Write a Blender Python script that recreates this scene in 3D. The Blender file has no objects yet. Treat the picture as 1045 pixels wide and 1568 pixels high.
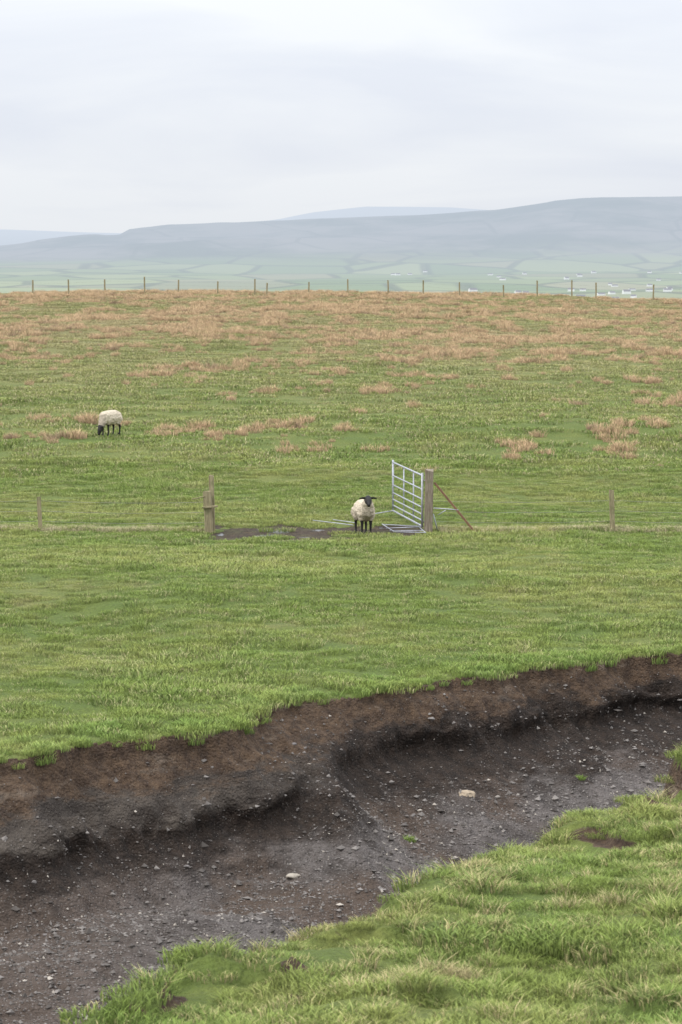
import bpy, math, numpy as np
from mathutils import Vector, Matrix, noise as mnoise
rng = np.random.default_rng(7)
scene = bpy.context.scene
R = math.radians

# ------------------------------------------------------------------ numpy noise
def _h(ix, iy, s):
    v = np.sin(ix*127.1 + iy*311.7 + s*74.7)*43758.5453
    return v - np.floor(v)
def vn(x, y, s=0):
    ix = np.floor(x); iy = np.floor(y); fx = x-ix; fy = y-iy
    fx = fx*fx*(3-2*fx); fy = fy*fy*(3-2*fy)
    a=_h(ix,iy,s); b=_h(ix+1,iy,s); c=_h(ix,iy+1,s); d=_h(ix+1,iy+1,s)
    return (a+(b-a)*fx)*(1-fy)+(c+(d-c)*fx)*fy
def fbm(x, y, s=0, o=4):
    t=0; a=.5; n=0
    for i in range(o):
        t=t+a*(vn(x*2**i+i*17.3, y*2**i-i*9.1, s+i)*2-1); n+=a; a*=.5
    return t/n
def sst(a,b,x):
    t=np.clip((x-a)/(b-a),0,1); return t*t*(3-2*t)

# ------------------------------------------------------------------ terrain
FAR = np.array([(-40,8),(-14,27),(-8,33.2),(-5.6,35.6),(-4.44,36.6),(-3.46,38.0),(-2.02,39.2),(-1.36,39.6),(-1.17,41.3),(-.51,42.0),
 (.37,42.5),(.98,43.2),(1.81,43.9),(2.44,44.4),(2.91,45.3),(3.69,45.8),(4.74,46.8),(5.71,47.2),(8,49),(12,52.5),(20,57),(60,70)],float)
NEAR = np.array([(-40,-12),(-12,9),(-6,13.3),(-2.6,17.2),(-2.2,17.7),(-1.57,18.7),(-1.47,19.3),(-1.01,20.2),(-.95,20.9),(-.37,21.6),
 (.2,22.3),(.65,23.5),(1.06,24.6),(1.24,25.35),(1.78,26.6),(2.46,28),(3.22,29.3),(3.65,30.6),(5,32.6),(9,36.5),(16,41),(60,60)],float)
MX,MY=4.02,31.2
def sdist(x,y,P):
    d=np.full(x.shape,1e9)
    for i in range(len(P)-1):
        ax,ay=P[i]; bx,by=P[i+1]; vx=bx-ax; vy=by-ay
        t=np.clip(((x-ax)*vx+(y-ay)*vy)/(vx*vx+vy*vy),0,1)
        d=np.minimum(d,np.hypot(x-ax-t*vx,y-ay-t*vy))
    return d
def Ffield(x,y):
    z=np.interp(y,[0,42,50,56,62,69,75,85,95,240,250,262,290,400,700,1000],[-6.5,-6.5,-6.42,-6.33,-6.55,-6.58,-6.5,-6.2,-5.75,-2.86,-2.80,-2.95,-4.2,-14,-45,-75])
    w=sst(95,240,y)
    z=z-w*np.where(x>0,.78*(np.abs(x)/29)**1.5,.2*(np.abs(x)/29)**2)
    z=z+.22*fbm(x/6,y/6,3,3)*sst(44,50,y)*(1-.85*np.exp(-((y-69)/5)**2))+.25*fbm(x/22,y/22,5,2)*sst(90,120,y)
    z=z+.06*fbm(x/.9,y/.9,11,3)+.012*fbm(x/.25,y/.25,12,2)
    z=z-.30*np.exp(-((x+5.2+.25*(y-52))/1.3)**2)*np.exp(-((y-51)/5)**2)
    return z
def Bbank(x,y):
    z=np.interp(y,[-20,-10,0,5,10,16,18,30,40,60],[-1.2,-1.3,-1.6,-2.3,-3.45,-4.84,-5.0,-5.66,-6.25,-7])
    z=z+.15*fbm(x/1.0,y/1.4,21,4)*sst(8,14,y)+.035*fbm(x/.3,y/.3,22,2)
    r=np.hypot((x-MX)/.50,(y-MY)/.8)
    z=z+.55*(1-sst(.6,1.05,r))
    st=fbm(x/1.6,y/1.0,31,3)
    z=z-.12*sst(.12,.20,st)
    return z
def terr(x,y,full=False):
    x=np.asarray(x,float); y=np.asarray(y,float)
    wx=.20*fbm(x/.8,y/.8,41,4); wy=.28*fbm(x/.8,y/.8,43,4)
    xa=x+wx; ya=y+wy
    s=sdist(xa,ya,FAR); s=np.where(ya<np.interp(xa,FAR[:,0],FAR[:,1]),s,-s)
    n=sdist(xa,ya,NEAR); n=np.where(ya>np.interp(xa,NEAR[:,0],NEAR[:,1]),n,-n)
    F=Ffield(x,y); B=Bbank(x,y)
    al=x*.7+y*.7
    sp=np.exp(-((x+.35-.12*(42-y))/.5)**2)      # spur of scree reaching the lip
    lf=sst(.2,-1.3,x)
    hol=.90+.18*fbm(al/2.2,al*0,51,2)+.48*lf
    sf_=s/(1+.45*lf)
    P=np.interp(sf_,[0,.06,.3,.62,.80,1.0,1.3,2,3.2,6,9,30],[0,-.18,-.44,-.76,-1.06,-1.32,-1.46,-1.72,-2.05,-3.15,-3.6,-3.7])
    Ps=np.interp(s,[0,.3,1.2,2,3.2,6,9,30],[0,-.2,-.85,-1.35,-1.95,-3.1,-3.6,-3.7])
    P=P*(1-.75*sp)+Ps*.75*sp
    face=sst(0,.2,s)*(1-sst(1.0,2.4,s))
    P=P*(1+(hol-1)*(1-sst(1.2,3.4,s)))
    rough=.22*fbm(x/.6,y/.6,61,5)*face+.12*fbm(x/1.4,y/1.4,62,4)*sst(.3,2,s)+(.045+.07*face)*fbm(x/.2,y/.2,64,3)*sst(.05,.3,s)
    rough=rough-.12*np.abs(fbm((al+.5*s)/.6,s*.25,66,3))*sst(.5,1.6,s)
    far=F+P+rough
    Q=np.interp(n,[0,.15,.5,2,5,8,30],[0,-.06,-.3,-1.4,-3.2,-3.9,-4.0])
    near=B+Q
    z=np.where(s<=0,F,np.where(n<=0,B,np.maximum(far,near)))
    if not full: return z
    soil=np.where((s>0)&(n>0),1.,0.)
    soil=soil*np.where(near>far,sst(.05,.5,n),1)
    wf=fbm(x/1.6,y/1.0,31,3)
    worn=sst(.09,.15,wf)*(1-sst(.22,.32,wf))*(n<0)*sst(14,18,y)*sst(.38,.55,vn(x/.9,y/.9,77))
    rr=np.hypot((x-MX)/.50,(y-MY)/.8)
    mnd=(rr>.72)*(rr<1.12)*(x<MX-.15)*(y<MY+.3)*1.0
    soil=np.maximum(soil,np.maximum(worn*.9,mnd))
    wob=fbm(x/.8,y/1.1,81,4); wob2=fbm(x/.28,y/.4,83,3)
    mud=1-sst(.65,1.35,np.hypot((x+.95)/2.5,(y-69.0)/1.8)+.75*wob+.45*wob2)
    mud=np.maximum(mud,1-sst(.6,1.1,np.hypot((x-1.3)/1.0,(y-69.3)/1.6)+.5*wob+.3*wob2))
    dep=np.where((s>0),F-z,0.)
    und=(.42-.16*lf)*np.exp(-((dep-.93-.35*lf)/.24)**2)*(1-.95*sp)*sst(.15,.3,s)*(1-sst(1.4,2.0,s))*(s>0)*(.35+1.0*vn(al/1.1,al*0,99))
    return z,soil,s,n,mud,dep,und

def setmesh(name,V,Fc,attrs=None,smooth=True,mat=None,link=True,mi=None,mats=None):
    me=bpy.data.meshes.new(name); V=np.asarray(V,np.float32); Fc=np.asarray(Fc,np.int32); k=Fc.shape[1]
    me.vertices.add(len(V)); me.vertices.foreach_set('co',V.ravel())
    me.loops.add(Fc.size); me.loops.foreach_set('vertex_index',Fc.ravel())
    me.polygons.add(len(Fc)); me.polygons.foreach_set('loop_start',np.arange(0,Fc.size,k,dtype=np.int32))
    me.polygons.foreach_set('loop_total',np.full(len(Fc),k,np.int32))
    me.update(calc_edges=True)
    me.polygons.foreach_set('use_smooth',np.full(len(Fc),smooth))
    for a,v in (attrs or {}).items():
        at=me.attributes.new(a,'FLOAT','POINT'); at.data.foreach_set('value',np.asarray(v,np.float32))
    for m in (mats or ([mat] if mat else [])): me.materials.append(m)
    if mi is not None: me.polygons.foreach_set('material_index',np.asarray(mi,np.int32))
    ob=bpy.data.objects.new(name,me)
    if link: scene.collection.objects.link(ob)
    return ob

# ------------------------------------------------------------------ node helpers
class M:
    def __init__(s,name):
        s.m=bpy.data.materials.new(name); s.m.use_nodes=True; s.t=s.m.node_tree; s.t.nodes.clear()
        s.out=s.t.nodes.new('ShaderNodeOutputMaterial')
        g=s.t.nodes.new('ShaderNodeNewGeometry'); s.pos=g.outputs['Position']; s.nor=g.outputs['Normal']
    def L(s,a,b):
        if hasattr(a,'is_output'): s.t.links.new(a,b)
        else:
            if isinstance(a,(tuple,list)) and len(a)==3 and b.type=='RGBA': a=(*a,1)
            b.default_value=a
    def mix(s,f,a,b,mode='MIX'):
        n=s.t.nodes.new('ShaderNodeMix'); n.data_type='RGBA'; n.blend_type=mode
        s.L(f,n.inputs[0]); s.L(a,n.inputs[6]); s.L(b,n.inputs[7]); return n.outputs[2]
    def ma(s,op,a,b=0.0,c=False):
        n=s.t.nodes.new('ShaderNodeMath'); n.operation=op; n.use_clamp=c
        s.L(a,n.inputs[0]); s.L(b,n.inputs[1]); return n.outputs[0]
    def st(s,a,b,x):
        n=s.t.nodes.new('ShaderNodeMapRange'); n.interpolation_type='SMOOTHSTEP'
        s.L(x,n.inputs[0]); n.inputs[1].default_value=a; n.inputs[2].default_value=b; return n.outputs[0]
    def vec(s,sc,src=None):
        n=s.t.nodes.new('ShaderNodeMapping'); s.L(src or s.pos,n.inputs[0]); n.inputs['Scale'].default_value=sc; return n.outputs[0]
    def noise(s,scale,detail=3,vec=None,rough=.5):
        n=s.t.nodes.new('ShaderNodeTexNoise'); s.L(vec or s.pos,n.inputs['Vector']); n.inputs['Scale'].default_value=scale
        n.inputs['Detail'].default_value=detail; n.inputs['Roughness'].default_value=rough; return n.outputs[0]
    def vor(s,scale,vec=None,feat='F1',out=0):
        n=s.t.nodes.new('ShaderNodeTexVoronoi'); n.feature=feat; s.L(vec or s.pos,n.inputs['Vector']); n.inputs['Scale'].default_value=scale; return n.outputs[out]
    def at(s,name):
        n=s.t.nodes.new('ShaderNodeAttribute'); n.attribute_name=name; return n.outputs['Fac']
    def sep(s,v):
        n=s.t.nodes.new('ShaderNodeSeparateXYZ'); s.L(v,n.inputs[0]); return n.outputs
    def grey(s,v):
        n=s.t.nodes.new('ShaderNodeCombineXYZ')
        for i in range(3): s.L(v,n.inputs[i])
        return n.outputs[0]
    def bump(s,h,strength,dist):
        n=s.t.nodes.new('ShaderNodeBump'); s.L(h,n.inputs['Height']); n.inputs['Strength'].default_value=strength; n.inputs['Distance'].default_value=dist; return n.outputs[0]
    def pbr(s,col,rough=.8,nor=None,metal=0,spec=.3,done=True):
        n=s.t.nodes.new('ShaderNodeBsdfPrincipled'); s.L(col,n.inputs['Base Color']); s.L(rough,n.inputs['Roughness'])
        s.L(metal,n.inputs['Metallic']); s.L(spec,n.inputs['Specular IOR Level'])
        if nor: s.L(nor,n.inputs['Normal'])
        if done: s.t.links.new(n.outputs[0],s.out.inputs[0])
        return n.outputs[0]

def turf_colour(m):
    """shared world-space turf tint: green pasture, yellower patches, straw on the upland"""
    y=m.sep(m.pos)[1]
    big=m.st(.38,.62,m.noise(.22,3)); mid=m.st(.38,.62,m.noise(1.1,5,None,.6))
    g=m.mix(big,(.188,.252,.050),(.285,.310,.084)); g=m.mix(m.ma('MULTIPLY',mid,.6),g,(.155,.232,.052))
    g=m.mix(m.ma('MULTIPLY',m.st(.60,.72,m.noise(.55,5,m.vec((1,.6,1)),.6)),.5),g,(.36,.33,.135))
    up=m.st(84,185,y)
    n=m.st(.36,.64,m.noise(.12,4,m.vec((1,.55,1))))
    n2=m.st(.3,.7,m.noise(.7,4,m.vec((1,.4,1))))
    f=m.ma('MULTIPLY',up,m.ma('ADD',.30,m.ma('MULTIPLY',m.ma('ADD',n,n2),.35)),True)
    return m.mix(f,g,(.40,.325,.165))

def grass_mat(name,straw,amt,tint=(1,1,1),bright=1.0,dark=None):
    m=M(name); c=turf_colour(m); r=m.at('rnd'); h=m.at('hf')
    pn=m.st(.3,.7,m.noise(2.2,3))
    f=m.st(1-amt-.15,1-amt+.15,m.ma('ADD',m.ma('MULTIPLY',r,.6),m.ma('MULTIPLY',pn,.4)))
    c=m.mix(f,c,straw)
    if dark: c=m.mix(m.ma('MULTIPLY',m.st(.55,.68,m.noise(.9,3,m.vec((1,.5,1)))),.65),c,dark)  # darker noise patches painted into the blades as shadow beneath the clumps
    c=m.mix(1.0,c,(tint[0]*bright,tint[1]*bright,tint[2]*bright),'MULTIPLY')
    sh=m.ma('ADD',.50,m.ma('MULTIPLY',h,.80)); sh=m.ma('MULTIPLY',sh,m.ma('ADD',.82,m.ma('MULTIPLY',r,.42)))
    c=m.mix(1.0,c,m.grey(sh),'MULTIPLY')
    v=m.t.nodes.new('ShaderNodeVectorMath'); v.operation='ADD'; m.L(m.nor,v.inputs[0]); v.inputs[1].default_value=(0,0,1.3)
    v2=m.t.nodes.new('ShaderNodeVectorMath'); v2.operation='NORMALIZE'; m.L(v.outputs[0],v2.inputs[0])
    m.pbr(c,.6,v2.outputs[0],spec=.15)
    return m.m

# ------------------------------------------------------------------ ground material
def ground_mat():
    m=M('ground_turf_and_soil')
    g=turf_colour(m)
    g=m.mix(1.0,g,(.70,.70,.70),'MULTIPLY')
    fine=m.noise(14,4,m.vec((1,.7,1)),.65)
    g=m.mix(m.ma('MULTIPLY',m.st(.35,.75,fine),.5),g,(.07,.09,.025))
    n1=m.noise(1.3,5,None,.6); n2=m.noise(6,5,None,.7); n3=m.noise(2.4,6,m.vec((.6,.6,2.2)),.65)
    x=m.sep(m.pos)[0]; leftw=m.st(0.2,-1.2,x)
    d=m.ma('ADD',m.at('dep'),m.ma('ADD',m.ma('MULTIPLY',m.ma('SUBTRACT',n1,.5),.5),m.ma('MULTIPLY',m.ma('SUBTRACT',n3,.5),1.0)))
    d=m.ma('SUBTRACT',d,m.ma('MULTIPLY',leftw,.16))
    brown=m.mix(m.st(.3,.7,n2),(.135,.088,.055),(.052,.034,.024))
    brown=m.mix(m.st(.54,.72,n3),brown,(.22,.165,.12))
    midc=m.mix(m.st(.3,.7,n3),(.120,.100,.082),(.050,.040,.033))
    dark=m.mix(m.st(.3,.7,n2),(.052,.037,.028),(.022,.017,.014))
    grey=m.mix(m.st(.35,.65,m.noise(1.7,6,None,.65)),(.172,.150,.138),(.080,.068,.061))
    warm=m.st(.48,.62,m.noise(.45,4)); warm=m.ma('MAXIMUM',warm,m.ma('MULTIPLY',m.st(-1.5,-3.5,x),.8))
    grey=m.mix(m.ma('MULTIPLY',warm,.7),grey,(.100,.066,.044))
    grey=m.mix(m.ma('MULTIPLY',m.st(.45,.75,n2),.6),grey,(.045,.036,.031))
    peb=m.vor(26); pc=m.vor(26,None,'F1',1)
    pk=m.ma('MULTIPLY',m.st(.42,.2,peb),m.st(.45,.9,m.sep(pc)[0]))
    grey=m.mix(m.ma('MULTIPLY',pk,.55),grey,(.28,.255,.235))
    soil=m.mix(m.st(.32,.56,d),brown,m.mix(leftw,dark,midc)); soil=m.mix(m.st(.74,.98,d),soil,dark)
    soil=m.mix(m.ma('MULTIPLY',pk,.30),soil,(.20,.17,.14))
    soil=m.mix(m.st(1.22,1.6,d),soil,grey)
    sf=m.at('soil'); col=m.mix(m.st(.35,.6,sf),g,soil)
    mud=m.at('mud'); pn=m.noise(1.5,5,m.vec((1,.6,1)))
    mf=m.st(.30,.6,m.ma('ADD',mud,m.ma('MULTIPLY',m.ma('SUBTRACT',n2,.5),1.1)))
    pud=m.ma('MULTIPLY',m.st(.57,.61,pn),m.st(.7,.95,mud))
    mc=m.mix(m.st(.3,.7,n2),(.095,.067,.042),(.036,.026,.018)); mc=m.mix(m.ma('MULTIPLY',m.st(.5,.7,n1),.3),mc,(.14,.15,.06)); mc=m.mix(pud,mc,(.05,.045,.04))
    col=m.mix(mf,col,mc)
    ro=m.ma('SUBTRACT',.92,m.ma('ADD',m.ma('MULTIPLY',mf,.04),m.ma('MULTIPLY',pud,.68)))
    hh=m.ma('ADD',m.noise(9,6,None,.7),m.ma('MULTIPLY',peb,.4))
    hh=m.ma('MULTIPLY',hh,m.ma('SUBTRACT',1.0,m.ma('MULTIPLY',pud,.9)))
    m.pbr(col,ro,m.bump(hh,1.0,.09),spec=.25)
    return m.m

# ------------------------------------------------------------------ build ground sheet
u=np.linspace(-1,1,620); tt=.40*(.36*u+.64*u**3)
rows=np.concatenate([np.arange(-8,14,.5),np.arange(14,30,.12),np.arange(30,50,.042),np.arange(50,76,.14),np.arange(76,262,.7),np.geomspace(262,1000,60)])
TT,YY=np.meshgrid(tt,rows); XX=TT*(YY+16)
z,soil,s,nn,mud,dep,und=terr(XX.ravel(),YY.ravel(),True)
nr,nc=XX.shape; idx=np.arange(nr*nc).reshape(nr,nc)
Q=np.stack([idx[:-1,:-1],idx[:-1,1:],idx[1:,1:],idx[1:,:-1]],-1).reshape(-1,4)
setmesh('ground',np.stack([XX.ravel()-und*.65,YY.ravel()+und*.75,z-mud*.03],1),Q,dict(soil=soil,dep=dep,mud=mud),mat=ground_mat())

# ------------------------------------------------------------------ distant land
def hazed(m,shader,l=5200.):  # aerial haze painted in: emission replaces the surface colour with growing distance
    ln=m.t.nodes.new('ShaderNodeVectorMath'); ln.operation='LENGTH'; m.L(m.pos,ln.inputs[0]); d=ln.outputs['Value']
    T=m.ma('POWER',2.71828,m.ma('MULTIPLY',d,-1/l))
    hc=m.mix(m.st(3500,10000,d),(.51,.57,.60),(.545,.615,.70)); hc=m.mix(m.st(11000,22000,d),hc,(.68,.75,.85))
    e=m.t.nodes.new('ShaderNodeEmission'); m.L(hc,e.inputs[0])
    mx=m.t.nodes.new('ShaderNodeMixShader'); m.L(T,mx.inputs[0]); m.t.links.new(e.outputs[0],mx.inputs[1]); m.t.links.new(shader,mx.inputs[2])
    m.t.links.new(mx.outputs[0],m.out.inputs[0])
def hill_mat():
    m=M('distant_farmland'); y=m.sep(m.pos)[1]
    v=m.vec((1,.35,0)); cell=m.vor(.0045,v,'F1',1); edge=m.vor(.0045,v,'DISTANCE_TO_EDGE')
    cs=m.sep(cell)
    c=m.mix(cs[0],(.13,.20,.07),(.28,.32,.14)); c=m.mix(m.ma('MULTIPLY',m.st(.6,.9,cs[1]),.6),c,(.28,.24,.15))
    c=m.mix(m.ma('MULTIPLY',m.st(.06,.02,edge),.7),c,(.04,.06,.03))
    c=m.mix(m.ma('MULTIPLY',m.st(.55,.7,m.noise(.0016,5,v)),.8),c,(.09,.13,.06))
    moor=m.mix(m.st(.40,.60,m.noise(.0016,6,m.vec((1,.5,3)),.65)),(.22,.195,.18),(.05,.065,.05))
    e2=m.vor(.0028,m.vec((1,.6,0)),'DISTANCE_TO_EDGE'); moor=m.mix(m.ma('MULTIPLY',m.st(.03,.01,e2),.5),moor,(.03,.04,.03))
    c=m.mix(m.st(8200,9900,m.ma('ADD',y,m.ma('MULTIPLY',m.noise(.0008,4),1500))),c,moor)
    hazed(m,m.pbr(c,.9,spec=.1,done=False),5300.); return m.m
hm=hill_mat()
RX=np.array([-1500,-700,-200,0,90,150,185,200,260,350,450,520,640,760,800,850,920,1045,1250,1600,2500])
RY=np.array([410,395,384,378,368,360,360,352,345,341,338,334,330,322,316,308,303,302,307,330,370])
def far_z(x,y):
    t=x/y; px=522.5+4355*t
    base=np.interp(y,[800,2000,3000,4000,5000,6500,8000,9500,11000,14000],[-95,-62,-47,-44,-42,-31,-12,5,15,0])
    rid=(400-np.interp(px,RX,RY))*2.526
    k=np.interp(y,[7200,8500,9600,10400,11000,11600,14000],[0,.16,.5,.86,1,.93,.3])
    z=base*(1-k)+rid*k
    return z+9*fbm(x/900,y/900,5,4)*sst(1500,4000,y)*(1-sst(10000,10800,y)*.75)+30*fbm(x/500,y/700,9,3)*sst(8300,9400,y)*(1-sst(10300,10900,y))+3*fbm(x/130,y/300,19,3)*sst(9000,10500,y)
tt=np.linspace(-.5,.5,900); rows=np.concatenate([np.geomspace(820,7000,110),np.linspace(7050,12000,130),np.linspace(12100,14000,8)])
TT,YY=np.meshgrid(tt,rows); XX=TT*YY; Z=far_z(XX,YY)
nr,nc=XX.shape; idx=np.arange(nr*nc).reshape(nr,nc); Q=np.stack([idx[:-1,:-1],idx[:-1,1:],idx[1:,1:],idx[1:,:-1]],-1).reshape(-1,4)
setmesh('hills',np.stack([XX.ravel(),YY.ravel(),Z.ravel()],1),Q,mat=hm)
RX2=np.array([-1500,-400,0,100,190,300,430,480,560,690,760,900,1100,1600,2500]); RY2=np.array([372,355,352,355,357,352,336,326,317,318,323,332,338,350,380])
tt=np.linspace(-.5,.5,500); rows=np.linspace(15000,22500,40); TT,YY=np.meshgrid(tt,rows); XX=TT*YY
k=np.interp(YY,[15000,20000,22500],[-.1,1,.8]); Z=(400-np.interp(522.5+4355*TT,RX2,RY2))*4.59*k+10*fbm(XX/1500,YY/1500,4,4)*k
nr,nc=XX.shape; idx=np.arange(nr*nc).reshape(nr,nc); Q=np.stack([idx[:-1,:-1],idx[:-1,1:],idx[1:,1:],idx[1:,:-1]],-1).reshape(-1,4)
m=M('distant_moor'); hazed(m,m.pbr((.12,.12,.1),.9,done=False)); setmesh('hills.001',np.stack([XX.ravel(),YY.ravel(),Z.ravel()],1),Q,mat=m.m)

def mk_flat(name,col):
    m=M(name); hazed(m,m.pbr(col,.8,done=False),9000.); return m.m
mw=mk_flat('whitewash',(.85,.85,.82)); mr=mk_flat('slate_roof',(.16,.15,.17))
V=[];Fq=[];MI=[]
def house(x,y,w,d,h,a):
    zb=float(far_z(np.array([x]),np.array([y]))[0])-1; c,s_=math.cos(a),math.sin(a); b=len(V)
    P=[(-w,-d,0),(w,-d,0),(w,d,0),(-w,d,0),(-w,-d,h),(w,-d,h),(w,d,h),(-w,d,h),(-w,0,h*1.65),(w,0,h*1.65)]
    for p in P: V.append((x+c*p[0]-s_*p[1],y+s_*p[0]+c*p[1],zb+p[2]))
    for f,k in [((0,1,5,4),0),((1,2,6,5),0),((2,3,7,6),0),((3,0,4,7),0),((4,5,9,8),1),((6,7,8,9),1),((5,6,9,9),0),((7,4,8,8),0)]:
        Fq.append([b+i for i in f]); MI.append(k)
hr=np.random.default_rng(3)
for cx,cy,n_,sx,sy in [(.093,3500,13,.010,150),(.087,4100,8,.02,200),(.064,3400,3,.005,60),(.062,5600,6,.02,400),(.10,6400,8,.03,700),(.034,6500,5,.008,300),(.2,4500,9,.05,700)]:
    for i in range(n_):
        t=cx+hr.normal()*sx; y=cy+hr.normal()*sy; house(t*y,y,hr.uniform(3.5,6),hr.uniform(2.5,3.5),hr.uniform(2.6,4.2),hr.uniform(-.5,.5))
me=bpy.data.meshes.new('distant_village'); me.from_pydata(V,[],[tuple(dict.fromkeys(f)) for f in Fq]); me.materials.append(mw); me.materials.append(mr)
me.polygons.foreach_set('material_index',MI); ob=bpy.data.objects.new('distant_village',me); scene.collection.objects.link(ob)

# ------------------------------------------------------------------ grass
def tuft(name,n,rad,h0,h1,w,lean,mat,seed,droop=.0):
    r=np.random.default_rng(seed); a=r.uniform(0,2*np.pi,n); q=rad*np.sqrt(r.uniform(0,1,n))
    x=q*np.cos(a); y=q*np.sin(a); h=r.uniform(h0,h1,n)*(1-.35*(q/rad)**2); ya=r.uniform(0,2*np.pi,n)
    la=np.where(r.uniform(size=n)<.5,a+r.normal(size=n)*.7,r.uniform(0,2*np.pi,n)); lm=lean*h*r.uniform(.3,1.5,n)
    wx=np.cos(ya)*w*.5*r.uniform(.6,1.3,n); wy=np.sin(ya)*w*.5; lx=np.cos(la)*lm; ly=np.sin(la)*lm
    V=np.zeros((n,5,3)); V[:,0]=np.stack([x-wx,y-wy,np.full(n,-.03)],1); V[:,1]=np.stack([x+wx,y+wy,np.full(n,-.03)],1)
    V[:,2]=np.stack([x-wx*.75+lx*.3,y-wy*.75+ly*.3,h*.55],1); V[:,3]=np.stack([x+wx*.75+lx*.3,y+wy*.75+ly*.3,h*.55],1)
    V[:,4]=np.stack([x+lx,y+ly,h*(1-droop*np.minimum(lean,1)*.5)],1)
    b=(np.arange(n)*5)[:,None]; F=np.concatenate([b+[0,1,3],b+[0,3,2],b+[2,3,4]],0)
    rn=np.repeat(r.uniform(0,1,n),5); hf=np.tile([0,0,.55,.55,1.],n)
    return setmesh(name,V.reshape(-1,3),F,dict(rnd=rn,hf=hf),mat=mat,link=False,smooth=False)
def scatter(name,x,y,rz,sc,sources,zoff=0,tilt=0):
    z=terr(x,y)+zoff
    me=bpy.data.meshes.new(name); me.vertices.add(len(x)); me.vertices.foreach_set('co',np.stack([x,y,z],1).astype(np.float32).ravel())
    for a,v in (('sc',sc),('rz',rz)):
        t=me.attributes.new(a,'FLOAT','POINT'); t.data.foreach_set('value',np.asarray(v,np.float32))
    ob=bpy.data.objects.new(name,me); scene.collection.objects.link(ob)
    col=bpy.data.collections.new(name+'_tufts')
    for o in sources: col.objects.link(o)
    g=bpy.data.node_groups.new(name,'GeometryNodeTree'); g.interface.new_socket('Geometry',in_out='INPUT',socket_type='NodeSocketGeometry'); g.interface.new_socket('Geometry',in_out='OUTPUT',socket_type='NodeSocketGeometry')
    N=g.nodes.new; gi=N('NodeGroupInput'); go=N('NodeGroupOutput'); ip=N('GeometryNodeInstanceOnPoints'); ci=N('GeometryNodeCollectionInfo')
    ci.inputs['Collection'].default_value=col; ci.inputs['Separate Children'].default_value=True; ci.inputs['Reset Children'].default_value=True
    a1=N('GeometryNodeInputNamedAttribute'); a1.data_type='FLOAT'; a1.inputs['Name'].default_value='sc'
    a2=N('GeometryNodeInputNamedAttribute'); a2.data_type='FLOAT'; a2.inputs['Name'].default_value='rz'
    cx=N('ShaderNodeCombineXYZ'); er=N('FunctionNodeEulerToRotation'); l=g.links.new
    l(a2.outputs['Attribute'],cx.inputs[2]); l(cx.outputs[0],er.inputs[0]); l(er.outputs[0],ip.inputs['Rotation']); l(a1.outputs['Attribute'],ip.inputs['Scale'])
    l(gi.outputs[0],ip.inputs['Points']); l(ci.outputs[0],ip.inputs['Instance']); ip.inputs['Pick Instance'].default_value=True; l(ip.outputs[0],go.inputs[0])
    md=ob.modifiers.new('scatter','NODES'); md.node_group=g
    return ob
def pts(n,y0,y1,tmax,extra=4,seed=1):
    r=np.random.default_rng(seed); y=np.sqrt(r.uniform(y0**2,y1**2,n)); x=r.uniform(-1,1,n)*(tmax*y+extra); return x,y,r
g_bank=grass_mat('bank_grass_blades',(.42,.35,.17),.27,(.96,.99,.95),.97)
g_tall=grass_mat('seeding_grass_blades',(.45,.37,.19),.50,(1,1,1),1.0)
g_field=grass_mat('pasture_grass_blades',(.38,.35,.17),.22,(1,1,1),1.0)
g_far=grass_mat('rough_grass_blades',(.42,.36,.20),.28,(1,1,1),1.0)
g_rush=grass_mat('rush_blades',(.52,.355,.205),.74,(1,1,1),.97,dark=(.27,.19,.12))
g_lip=grass_mat('lip_grass_blades',(.34,.36,.13),.12,(.97,1.06,1),1.02)
x,y,r=pts(6500,11,40,.17,2,1); _,so,s,n_,md,_,_=terr(x,y,True); k=(n_<.40)&((so<.4)|(r.uniform(size=len(x))<.10)); x=x[k];y=y[k]
src=[tuft('bank_tuft_%d'%i,260,.24,.02,.075,.008,1.3,g_bank,10+i) for i in range(7)]+[tuft('bank_long_tuft',170,.15,.06,.15,.008,1.4,g_bank,19)]
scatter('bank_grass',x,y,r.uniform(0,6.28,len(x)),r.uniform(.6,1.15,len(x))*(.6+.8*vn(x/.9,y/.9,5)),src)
x,y,r=pts(9000,11,40,.17,2,21); _,so,s,n_,md,_,_=terr(x,y,True); c1=vn(x/.8,y/.9,23)*.6+vn(x/.3,y/.35,24)*.4; k=(n_<.35)&(so<.5)&(c1>.61)&(r.uniform(size=len(x))<.4); x=x[k];y=y[k]
scatter('seeding_grass',x,y,r.uniform(0,6.28,len(x)),r.uniform(.5,1.1,len(x)),[tuft('seeding_tuft_%d'%i,110,.13,.07,.17,.007,1.1,g_tall,140+i) for i in range(4)])
x,y,r=pts(12000,34,88,.16,3,2); _,so,s,n_,md,_,_=terr(x,y,True); k=(s<-.02)&((md<.3)|(r.uniform(size=len(x))<.07)); x=x[k];y=y[k]
src=[tuft('pasture_tuft_%d'%i,230,.42,.025,.07,.013,.9,g_field,30+i) for i in range(6)]+[tuft('pasture_long_tuft',150,.28,.06,.15,.012,.9,g_field,39)]
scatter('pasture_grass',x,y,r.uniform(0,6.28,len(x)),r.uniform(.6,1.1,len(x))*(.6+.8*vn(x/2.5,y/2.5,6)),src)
x,y,r=pts(26000,30,56,.17,3,3); _,so,s,n_,md,_,_=terr(x,y,True); k=(s<.05)&(s>-1.0)&(r.uniform(size=len(x))<np.exp(np.minimum(s,0)*2.2)); x=x[k];y=y[k]
src=[tuft('lip_tuft_%d'%i,90,.16,.05,.14,.011,.9,g_lip,50+i) for i in range(4)]
scatter('lip_grass',x,y,r.uniform(0,6.28,len(x)),r.uniform(.4,1.1,len(x)),src)
x,y,r=pts(13000,84,256,.15,4,4)
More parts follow.
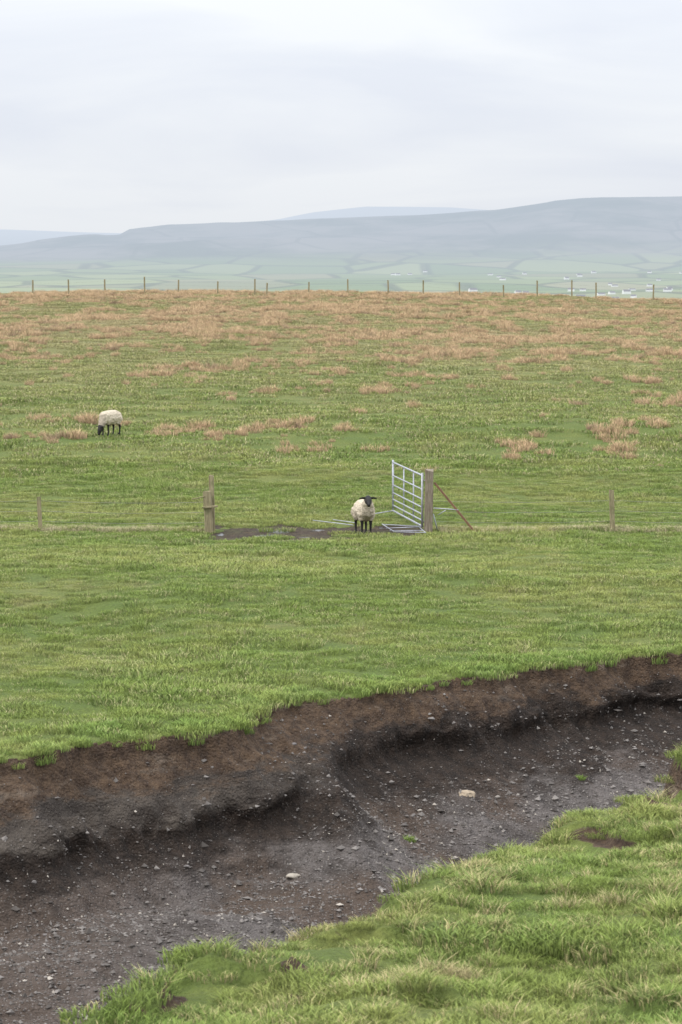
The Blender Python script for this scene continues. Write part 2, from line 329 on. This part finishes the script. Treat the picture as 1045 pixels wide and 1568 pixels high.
src=[tuft('rough_tuft_%d'%i,160,.85,.04,.13,.028,.8,g_far,70+i) for i in range(4)]
scatter('rough_grass',x,y,r.uniform(0,6.28,len(x)),r.uniform(.6,1.2,len(x)),src)
x,y,r=pts(110000,84,256,.15,4,5)
c1=vn(x/1.5,y/3.6,91)*.42+vn(x/.6,y/1.4,92)*.33+vn(x/8,y/12,93)*.25
dens=np.interp(y,[84,95,115,135,155,175,256],[.685,.67,.642,.62,.578,.532,.50])
k=(c1>dens)&(r.uniform(size=len(x))<.40); x=x[k];y=y[k];c1=c1[k];dens=dens[k]
src=[tuft('rush_tuft_%d'%i,80,.28,.16,.40,.018,.6,g_rush,90+i) for i in range(4)]
scatter('rush_tussocks',x,y,r.uniform(0,6.28,len(x)),r.uniform(.5,1.0,len(x))*(.70+4.0*np.clip(c1-dens,0,.14)),src)
r=np.random.default_rng(8); x=np.concatenate([r.uniform(2.4,16,1300),r.uniform(-16,-3.5,1300)]); y=69.2+r.normal(size=2600)*.2+.12*np.sin(x*1.3)
g_dead=grass_mat('bleached_grass',(.46,.41,.25),.5,(1.05,1,1),1.0)
scatter('fence_grass',x,y,r.uniform(0,6.28,2600),r.uniform(.4,1.0,2600),[tuft('fence_tuft_%d'%i,50,.16,.07,.2,.011,.8,g_dead,110+i) for i in range(3)])
x=np.array([1.98,2.06,1.92,.95,1.0,4.0,3.7]);y=np.array([38.2,38.15,38.3,40.0,40.05,42.,43.3])
scatter('weed_clump',x,y,r.uniform(0,6.28,7),np.array([1.2,1.1,1.0,.6,.5,.4,.5]),[tuft('weed_tuft',140,.13,.06,.18,.012,.9,g_lip,130)])

# ------------------------------------------------------------------ gravel
N=70000; r=np.random.default_rng(12); x=r.uniform(-9,10,N); yb=np.interp(x,FAR[:,0],FAR[:,1]); y=yb-r.uniform(.1,9,N)
_,so,s,n_,md,dep,und=terr(x,y,True); k=(s>.12)&(so>.6)&(r.uniform(size=N)<np.clip((s-.3)/1.6,.16,1)); x=x[k];y=y[k];und=und[k];N=len(x); z=terr(x,y); x=x-und*.65; y=y+und*.75
base=np.array([(1,0,0),(-1,0,0),(0,1,0),(0,-1,0),(0,0,1),(0,0,-1)],float)
sz=np.clip(.0105*np.exp(r.normal(size=N)*.6),.005,.055)
V=base[None]*(1+.35*r.uniform(-1,1,(N,6,3)))+.35*r.uniform(-1,1,(N,6,3)); V=V*sz[:,None,None]*r.uniform(.6,1.3,(N,1,3)); V[:,:,2]*=.75
V=V+np.stack([x,y,z+sz*.25],1)[:,None]
F0=np.array([(0,2,4),(2,1,4),(1,3,4),(3,0,4),(2,0,5),(1,2,5),(3,1,5),(0,3,5)]); F=(F0[None]+(np.arange(N)*6)[:,None,None]).reshape(-1,3)
m=M('gravel_stone'); rr=m.at('rnd'); c=m.mix(rr,(.07,.060,.052),(.25,.225,.205)); c=m.mix(m.st(.95,.98,rr),c,(.45,.40,.34)); m.pbr(c,.8)
setmesh('gravel',V.reshape(-1,3),F,dict(rnd=np.repeat(r.uniform(0,1,N),6)),smooth=False,mat=m.m)

def rock(name,x,y,sx,sy,sz,col,seed,rot=0):
    import bmesh
    bm=bmesh.new(); bmesh.ops.create_icosphere(bm,subdivisions=3,radius=1)
    for v in bm.verts:
        p=v.co.copy(); d=1+.28*mnoise.noise(p*1.3+Vector((seed,0,0)))+.10*mnoise.noise(p*3.1+Vector((seed,5,0)))
        q=p*d; q.z=min(q.z,.62+.1*q.x); v.co=Vector((q.x*sx,q.y*sy,q.z*sz))
    me=bpy.data.meshes.new(name); bm.to_mesh(me); bm.free()
    m=M(name+'_stone'); c=m.mix(m.st(.3,.7,m.noise(18,5,None,.7)),col,tuple(v*.6 for v in col)); m.pbr(c,.85,m.bump(m.noise(40,5),.6,.01)); me.materials.append(m.m)
    ob=bpy.data.objects.new(name,me); scene.collection.objects.link(ob); ob.location=(x,y,float(terr(np.array([x]),np.array([y]))[0])+sz*.25); ob.rotation_euler=(.12,.1,rot); return ob
rock('boulder',1.87,41.9,.13,.10,.08,(.44,.35,.25),1.0)
rock('flat_stone',-.64,37.9,.12,.07,.04,(.44,.39,.32),4.0,.6)
for i in range(10):
    xx=rng.uniform(-4,5); yy=float(np.interp(xx,FAR[:,0],FAR[:,1]))-rng.uniform(1.2,4.5); q=rng.uniform(.025,.045)
    rock('stone',xx,yy,q,q*.8,q*.6,(.2,.18,.17),10+i,rng.uniform(0,6))

# ------------------------------------------------------------------ timber & metal
def gz(x,y): return float(terr(np.array([float(x)]),np.array([float(y)]))[0])
def wood_mat(name,a,b,green=.0):
    m=M(name); v=m.vec((1,1,.08)); n=m.noise(45,5,v,.6); c=m.mix(m.st(.3,.7,n),a,b)
    c=m.mix(m.ma('MULTIPLY',m.st(.5,.7,m.noise(5,4)),green),c,(.15,.16,.07)); m.pbr(c,.85,m.bump(n,.7,.01)); return m.m
wd=wood_mat('weathered_timber',(.32,.27,.21),(.15,.115,.085),.5); wd2=wood_mat('rusty_brown_timber',(.25,.14,.08),(.14,.085,.055)); wd3=wood_mat('fence_timber',(.36,.31,.19),(.20,.165,.095),.6)
mm=M('galvanised_steel'); mm.pbr(mm.mix(mm.st(.3,.7,mm.noise(12,4)),(.50,.51,.55),(.34,.35,.38)),.5,metal=.35,spec=.4); steel=mm.m
mm=M('fence_wire_steel'); mm.pbr((.25,.24,.23),.5,metal=.6); wire=mm.m
import bmesh
def tube(bm,a,b,r0,r1=None,seg=8,mi=0):
    a=Vector(a);b=Vector(b); d=(b-a); L=d.length; r1=r0 if r1 is None else r1
    res=bmesh.ops.create_cone(bm,cap_ends=True,segments=seg,radius1=r0,radius2=r1,depth=L)
    mt=Matrix.Translation((a+b)/2)@d.to_track_quat('Z','Y').to_matrix().to_4x4()
    bmesh.ops.transform(bm,matrix=mt,verts=res['verts'])
    for v in res['verts']:
        for f in v.link_faces: f.material_index=mi; f.smooth=seg>6
def plank(bm,a,b,w,t,mi=0,jit=.006,seg=7,seed=0,taper=1.0):
    """squared timber from a to b with slightly wavy, chipped faces"""
    a=Vector(a);b=Vector(b);d=b-a; q=d.to_track_quat('Z','Y'); rings=[]
    for i in range(seg+1):
        f=i/seg; ring=[]
        for sx,sy in [(-1,-.8),(-.8,-1),(.8,-1),(1,-.8),(1,.8),(.8,1),(-.8,1),(-1,.8)]:
            tp=1-(1-taper)*f; p=Vector((sx*w/2*tp,sy*t/2*tp,0)); n=mnoise.noise(Vector((sx*2+seed,sy*2,f*5)))
            p*=1+n*jit*10; p.z=(n*w*.35 if i==seg else 0)
            ring.append(bm.verts.new(a+d*f+q@p))
        rings.append(ring)
    for i in range(seg):
        for j in range(8):
            f=bm.faces.new((rings[i][j],rings[i][(j+1)%8],rings[i+1][(j+1)%8],rings[i+1][j])); f.material_index=mi
    bm.faces.new(rings[-1]).material_index=mi; bm.faces.new(rings[0][::-1]).material_index=mi
def obj(name,bm,mats,parent=None):
    me=bpy.data.meshes.new(name); bm.to_mesh(me); bm.free()
    for q in mats: me.materials.append(q)
    ob=bpy.data.objects.new(name,me); scene.collection.objects.link(ob)
    if parent: ob.parent=parent
    return ob
def empty(name):
    e=bpy.data.objects.new(name,None); scene.collection.objects.link(e); return e

gp=empty('gate_post'); bm=bmesh.new(); zb=gz(-3.24,69); plank(bm,(-3.20,69,zb-.3),(-3.26,69,zb+.98),.25,.2,seed=3,jit=.012); obj('stout_post',bm,[wd3],gp)
bm=bmesh.new(); plank(bm,(-3.13,69.25,zb-.3),(-3.17,69.25,zb+1.36),.17,.12,seed=7,jit=.01); obj('tall_post',bm,[wd3],gp)
bm=bmesh.new(); plank(bm,(-3.36,68.86,zb+.62),(-3.0,68.87,zb+.66),.10,.04,seed=2); tube(bm,(-3.3,68.86,zb+.9),(-3.62,68.8,zb+.83),.012); obj('latch_board',bm,[wd3],gp)
gp2=empty('gate_post'); zb=gz(2.13,69); bm=bmesh.new(); plank(bm,(2.12,69,zb-.3),(2.15,69,zb+1.50),.22,.2,seed=13,jit=.006); obj('post',bm,[wd],gp2)
fb=empty('fence_brace'); bm=bmesh.new(); zb2=gz(3.22,68.8); plank(bm,(2.27,68.95,zb+1.2),(3.25,68.8,zb2+.02),.05,.05,seed=5); obj('strut',bm,[wd2],fb)
bm=bmesh.new(); tube(bm,(2.25,68.9,zb+.58),(2.85,68.85,zb+.54),.014); tube(bm,(2.25,69.1,zb+.42),(2.36,69.1,zb+.0),.014); tube(bm,(2.36,69.,zb+.4),(2.55,69.,zb+.52),.012); obj('rail',bm,[steel],fb)
gate=empty('field_gate'); bm=bmesh.new()
A=Vector((1.98,69.1,0)); B=Vector((1.33,72.6,0)); za=gz(A.x,A.y)+.10; zbb=gz(B.x,B.y)+.12
def gpnt(u,h): p=A.lerp(B,u); return Vector((p.x,p.y,(za*(1-u)+zbb*u)+h))
for h in (0,.14,.29,.46,.66,.90,1.24): tube(bm,gpnt(0,h),gpnt(1,h),.018 if 0<h<1.2 else .023)
for u_ in (0,1): tube(bm,gpnt(u_,-.03),gpnt(u_,1.30),.026)
for u_ in (.33,.66): tube(bm,gpnt(u_,0)+Vector((.03,0,0)),gpnt(u_,1.24)+Vector((.03,0,0)),.017)
obj('tubular_frame',bm,[steel],gate)
bm=bmesh.new(); 
for h in (.12,1.12): tube(bm,gpnt(0,h),(2.1,69.0,za+h),.018)
obj('hinges',bm,[wire],gate)
hd=empty('fallen_hurdle'); bm=bmesh.new()
def gl(x,y,h=.03): return (x,y,gz(x,y)+h)
for f in (0,.33,.66,1.0): tube(bm,gl(1.02+.25*f,70.2-1.8*f,.02),gl(1.92+.12*f,70.0-1.9*f,.04),.011)
for f in (0,1): tube(bm,gl(1.02+.9*f,70.2-.2*f,.03),gl(1.27+.77*f,68.4-.3*f,.03),.012)
tube(bm,gl(-.70,71.0,.08),gl(.30,69.9,.04),.011); tube(bm,gl(.62,70.9,.22),gl(1.3,71.3,.28),.013); tube(bm,gl(-.2,71.4,.06),gl(.35,70.5,.06),.011)
obj('bars',bm,[steel],hd)
fn=empty('wire_fence'); bm=bmesh.new()
P=[(6.60,69.0,1.0,.15),(-7.36,69.2,.84,.13),(11.6,69.1,1.0,.13),(-12.4,69.3,.95,.13),(16.5,69.1,1.,.13),(-17,69.3,.9,.13)]
for i,(px_,py_,hh_,ww) in enumerate(P): zz=gz(px_,py_); plank(bm,(px_+.03,py_,zz-.3),(px_-.02,py_,zz+hh_),ww*.85,ww*.8,seed=20+i,jit=.01,taper=.92)
obj('posts',bm,[wd3],fn)
bm=bmesh.new()
def strand(a,b,hh):
    n=6
    for i in range(n):
        p=Vector(a).lerp(Vector(b),i/n); q=Vector(a).lerp(Vector(b),(i+1)/n); sg=lambda f:-.04*4*f*(1-f)
        tube(bm,p+Vector((0,0,hh+sg(i/n))),q+Vector((0,0,hh+sg((i+1)/n))),.003,seg=4)
X=[(2.2,69.)]+[(p[0],p[1]) for p in (P[0],P[2],P[4])]; XL=[(-3.3,69.)]+[(p[0],p[1]) for p in (P[1],P[3],P[5])]
for ch in (X,XL):
    for (a,b) in zip(ch[:-1],ch[1:]):
        for hh in (.25,.5,.75): strand((a[0],a[1],gz(*a)),(b[0],b[1],gz(*b)),hh)
obj('strands',bm,[wire],fn)
cf=empty('wire_fence'); bm=bmesh.new(); bw=bmesh.new(); prev=None
pxs=[-330,-262,-200,-135,-70,-8,52,107,162,223,274,334,391,409,473,533,595,648,704,771,822,875,912,999,1062,1120,1185,1250,1330]
for i,p in enumerate(pxs):
    yy=241+rng.uniform(-1,1); xx=(p-522.5)/4355*yy; zz=gz(xx,yy); h_=1.22+rng.uniform(-.1,.22); l_=rng.uniform(-.05,.05)
    plank(bm,(xx,yy,zz-.3),(xx+l_,yy,zz+h_),.12 if i%5 else .18,.12,seed=i)
    if prev:
        for h in (.35,.75,1.05): tube(bw,(prev[0],prev[1],prev[2]+h),(xx,yy,zz+h),.003,seg=4)
    prev=(xx,yy,zz)
obj('posts',bm,[wd3],cf); obj('strands',bw,[wire],cf)

# ------------------------------------------------------------------ sheep
mm=M('sheep_fleece'); n=mm.noise(22,5,None,.65); c=mm.mix(mm.st(.3,.75,n),(.52,.44,.33),(.69,.605,.48)); zz=mm.at('dirt')
c=mm.mix(mm.ma('MULTIPLY',zz,.75),c,(.27,.23,.18)); mm.pbr(c,.95,mm.bump(mm.noise(60,5,None,.7),.8,.02),spec=.1); fleece=mm.m
mm=M('sheep_black_hair'); mm.pbr(mm.mix(mm.noise(30,3),(.012,.011,.011),(.03,.027,.025)),.65,spec=.3); black=mm.m
mm=M('sheep_eye'); mm.pbr((.10,.06,.02),.15,spec=.6); eye=mm.m
def sheep(loc,head_yaw,graze,rotz,scale=1.0,dz=0):
    blobs=[]
    def chain(pts_,tag,ax=(1,1,1),n=8):
        for (p,r0),(q,r1) in zip(pts_[:-1],pts_[1:]):
            for i in range(n+1):
                f=i/n; c=Vector(p).lerp(Vector(q),f); r_=r0+(r1-r0)*f; blobs.append((c,Vector((r_*ax[0],r_*ax[1],r_*ax[2])),tag))
    W=1;K=0
    chain([((-.42,0,.565),.195),((-.25,0,.57),.235),((.0,0,.56),.248),((.2,0,.56),.238),((.34,0,.58),.20)],W,(1,.90,.98))
    blobs.append((Vector((-.52,0,.50)),Vector((.05,.04,.13)),W))
    for sy in (-1,1):
        chain([((.27,sy*.11,.50),.10),((.28,sy*.105,.39),.060)],W,n=5)
        chain([((.28,sy*.105,.38),.048),((.29,sy*.10,.27),.034),((.28,sy*.10,.09),.025),((.30,sy*.10,.035),.031)],K,n=6)
        blobs.append((Vector((.315,sy*.10,.02)),Vector((.045,.034,.028)),K))
        chain([((-.33,sy*.11,.52),.14),((-.27,sy*.12,.40),.085)],W,n=5)
        chain([((-.29,sy*.115,.40),.06),((-.42,sy*.12,.28),.036),((-.40,sy*.12,.09),.026),((-.38,sy*.12,.035),.032)],K,n=6)
        blobs.append((Vector((-.365,sy*.12,.02)),Vector((.045,.034,.028)),K))
    hb=[]
    def hchain(a,ra,b,rb,ax=(1,1,1),n=7):
        for i in range(n+1):
            f=i/n; c=Vector(a).lerp(Vector(b),f); r_=ra+(rb-ra)*f; hb.append((c,Vector((r_*ax[0],r_*ax[1],r_*ax[2]))))
    hchain((-.01,0,0),.088,(.10,0,.0),.078,(1,.94,1.05)); hchain((.10,0,0),.074,(.215,0,-.012),.048,(1,.9,1.05)); hb.append((Vector((.225,0,-.018)),Vector((.035,.040,.044))))
    for sy in (-1,1):
        for i in range(7):
            f=i/6; hb.append((Vector((-.01-.015*f,sy*(.065+.125*f),.035-.02*f)),Vector((.014,.022,.038*(1-.55*abs(f-.4)*1.4)))))
    if graze:
        neck=[((.34,0,.60),.18),((.50,0,.42),.12),((.58,0,.30),.09)]; hp=Vector((.60,0,.27)); pitch=R(66)
    else:
        neck=[((.34,0,.63),.17),((.42,.0,.73),.125),((.475,.0,.80),.095)]; hp=Vector((.50,.0,.86)); pitch=R(28)
    chain(neck,W,n=7)
    Mh=Matrix.Translation(hp)@Matrix.Rotation(head_yaw,4,'Z')@Matrix.Rotation(pitch,4,'Y')
    bm=bmesh.new()
    for c,r_,t in blobs:
        bmesh.ops.create_icosphere(bm,subdivisions=2,radius=1,matrix=Matrix.Translation(c)@Matrix.Diagonal((*r_,1)))
    for c,r_ in hb:
        bmesh.ops.create_icosphere(bm,subdivisions=2,radius=1,matrix=Mh@Matrix.Translation(c)@Matrix.Diagonal((*r_,1)))
        blobs.append((Mh@c,Vector((min(r_),)*3)*1.15,K))
    me=bpy.data.meshes.new('tmp'); bm.to_mesh(me); bm.free(); ob=bpy.data.objects.new('tmp',me); scene.collection.objects.link(ob)
    rm=ob.modifiers.new('r','REMESH'); rm.mode='VOXEL'; rm.voxel_size=.011
    sm=ob.modifiers.new('s','SMOOTH'); sm.factor=.5; sm.iterations=3
    bpy.context.view_layer.update(); dg=bpy.context.evaluated_depsgraph_get(); me2=bpy.data.meshes.new_from_object(ob.evaluated_get(dg)); bpy.data.objects.remove(ob)
    n=len(me2.vertices); co=np.zeros(n*3,np.float32); me2.vertices.foreach_get('co',co); co=co.reshape(-1,3); no=np.zeros(n*3,np.float32); me2.vertices.foreach_get('normal',no); no=no.reshape(-1,3)
    best=np.full(n,1e9); tag=np.zeros(n)
    for c,r_,t in blobs:
        d=np.linalg.norm((co-np.array(c))/np.array(r_),axis=1)-1; d=d*min(r_); kk=d<best; best[kk]=d[kk]; tag[kk]=t
    for i in range(n):
        p=Vector(co[i])
        if tag[i]>.5:
            co[i]+=no[i]*(.014*mnoise.noise(p*13)+.012*mnoise.noise(p*30)+.006)
    me2.vertices.foreach_set('co',co.ravel())
    dirt=np.clip((.44-co[:,2])/.16,0,1)*.8+np.clip((co[:,0]-.36)/.1,0,1)*np.clip((.74-co[:,2])/.1,0,1)*.8*(np.abs(co[:,1])<.13)
    at=me2.attributes.new('dirt','FLOAT','POINT'); at.data.foreach_set('value',np.clip(dirt,0,1).astype(np.float32))
    me2.materials.clear(); me2.materials.append(fleece); me2.materials.append(black)
    mi=[0 if sum(tag[v] for v in p.vertices)>len(p.vertices)/2 else 1 for p in me2.polygons]
    me2.polygons.foreach_set('material_index',mi); me2.polygons.foreach_set('use_smooth',[True]*len(mi)); me2.update()
    root=empty('sheep'); b=bpy.data.objects.new('body',me2); scene.collection.objects.link(b); b.parent=root
    bm=bmesh.new()
    for sy in (-1,1): bmesh.ops.create_icosphere(bm,subdivisions=2,radius=.012,matrix=Mh@Matrix.Translation((.075,sy*.066,.03)))
    obj('eyes',bm,[eye],root)
    root.location=(loc[0],loc[1],gz(loc[0],loc[1])+dz); root.rotation_euler=(0,0,rotz); root.scale=(scale,)*3
    return root
sheep((.56,68.75),R(-4),False,R(-80),1.05,-.035)
sheep((-7.72,95.0),R(-12),True,R(-116),1.03,0)

# ------------------------------------------------------------------ camera, light, world
cam=bpy.data.cameras.new('camera'); co_=bpy.data.objects.new('camera',cam); scene.collection.objects.link(co_); scene.camera=co_
cam.sensor_fit='VERTICAL'; cam.sensor_height=36; cam.sensor_width=24; cam.lens=100; cam.clip_end=60000; cam.clip_start=.5
co_.location=(0,0,0); co_.rotation_euler=(R(90-5.04),0,0)
cam.dof.use_dof=True; cam.dof.focus_distance=66; cam.dof.aperture_fstop=7.1
sl=bpy.data.lights.new('sun','SUN'); sl.energy=1.4; sl.angle=R(20); sl.color=(1,.95,.87); so_=bpy.data.objects.new('sun',sl); scene.collection.objects.link(so_)
el,az=R(52),R(-120)
d=Vector((math.sin(az)*math.cos(el),math.cos(az)*math.cos(el),math.sin(el))); so_.rotation_euler=d.to_track_quat('Z','Y').to_euler()
w=bpy.data.worlds.new('World'); scene.world=w; w.use_nodes=True; t=w.node_tree; t.nodes.clear(); N=t.nodes.new; l=t.links.new
out=N('ShaderNodeOutputWorld'); sky=N('ShaderNodeTexSky'); sky.sky_type='NISHITA'; sky.sun_disc=False; sky.sun_elevation=el; sky.sun_rotation=az; sky.dust_density=3
bg1=N('ShaderNodeBackground'); bg1.inputs[1].default_value=.08; l(sky.outputs[0],bg1.inputs[0])
tc=N('ShaderNodeTexCoord'); sp=N('ShaderNodeSeparateXYZ'); l(tc.outputs['Generated'],sp.inputs[0])
mp=N('ShaderNodeMapping'); mp.inputs['Scale'].default_value=(5,5,26); mp.inputs['Rotation'].default_value=(0,R(3),0); l(tc.outputs['Generated'],mp.inputs[0])
nz=N('ShaderNodeTexNoise'); nz.inputs['Scale'].default_value=1.3; nz.inputs['Detail'].default_value=5; nz.inputs['Distortion'].default_value=.5; l(mp.outputs[0],nz.inputs[0])
cr=N('ShaderNodeValToRGB'); cr.color_ramp.elements[0].position=.36; cr.color_ramp.elements[0].color=(.78,.82,.90,1); cr.color_ramp.elements[1].position=.62; cr.color_ramp.elements[1].color=(.885,.915,.955,1); l(nz.outputs[0],cr.inputs[0])
mr_=N('ShaderNodeMapRange'); mr_.inputs[1].default_value=.0; mr_.inputs[2].default_value=1; mr_.inputs[3].default_value=1.0; mr_.inputs[4].default_value=3.0; l(sp.outputs[2],mr_.inputs[0])
bg2=N('ShaderNodeBackground'); l(cr.outputs[0],bg2.inputs[0]); l(mr_.outputs[0],bg2.inputs[1])
mx=N('ShaderNodeMixShader'); mx.inputs[0].default_value=.9; l(bg1.outputs[0],mx.inputs[1]); l(bg2.outputs[0],mx.inputs[2]); l(mx.outputs[0],out.inputs[0])
scene.view_settings.view_transform='Standard'; scene.view_settings.look='None'; scene.view_settings.exposure=0
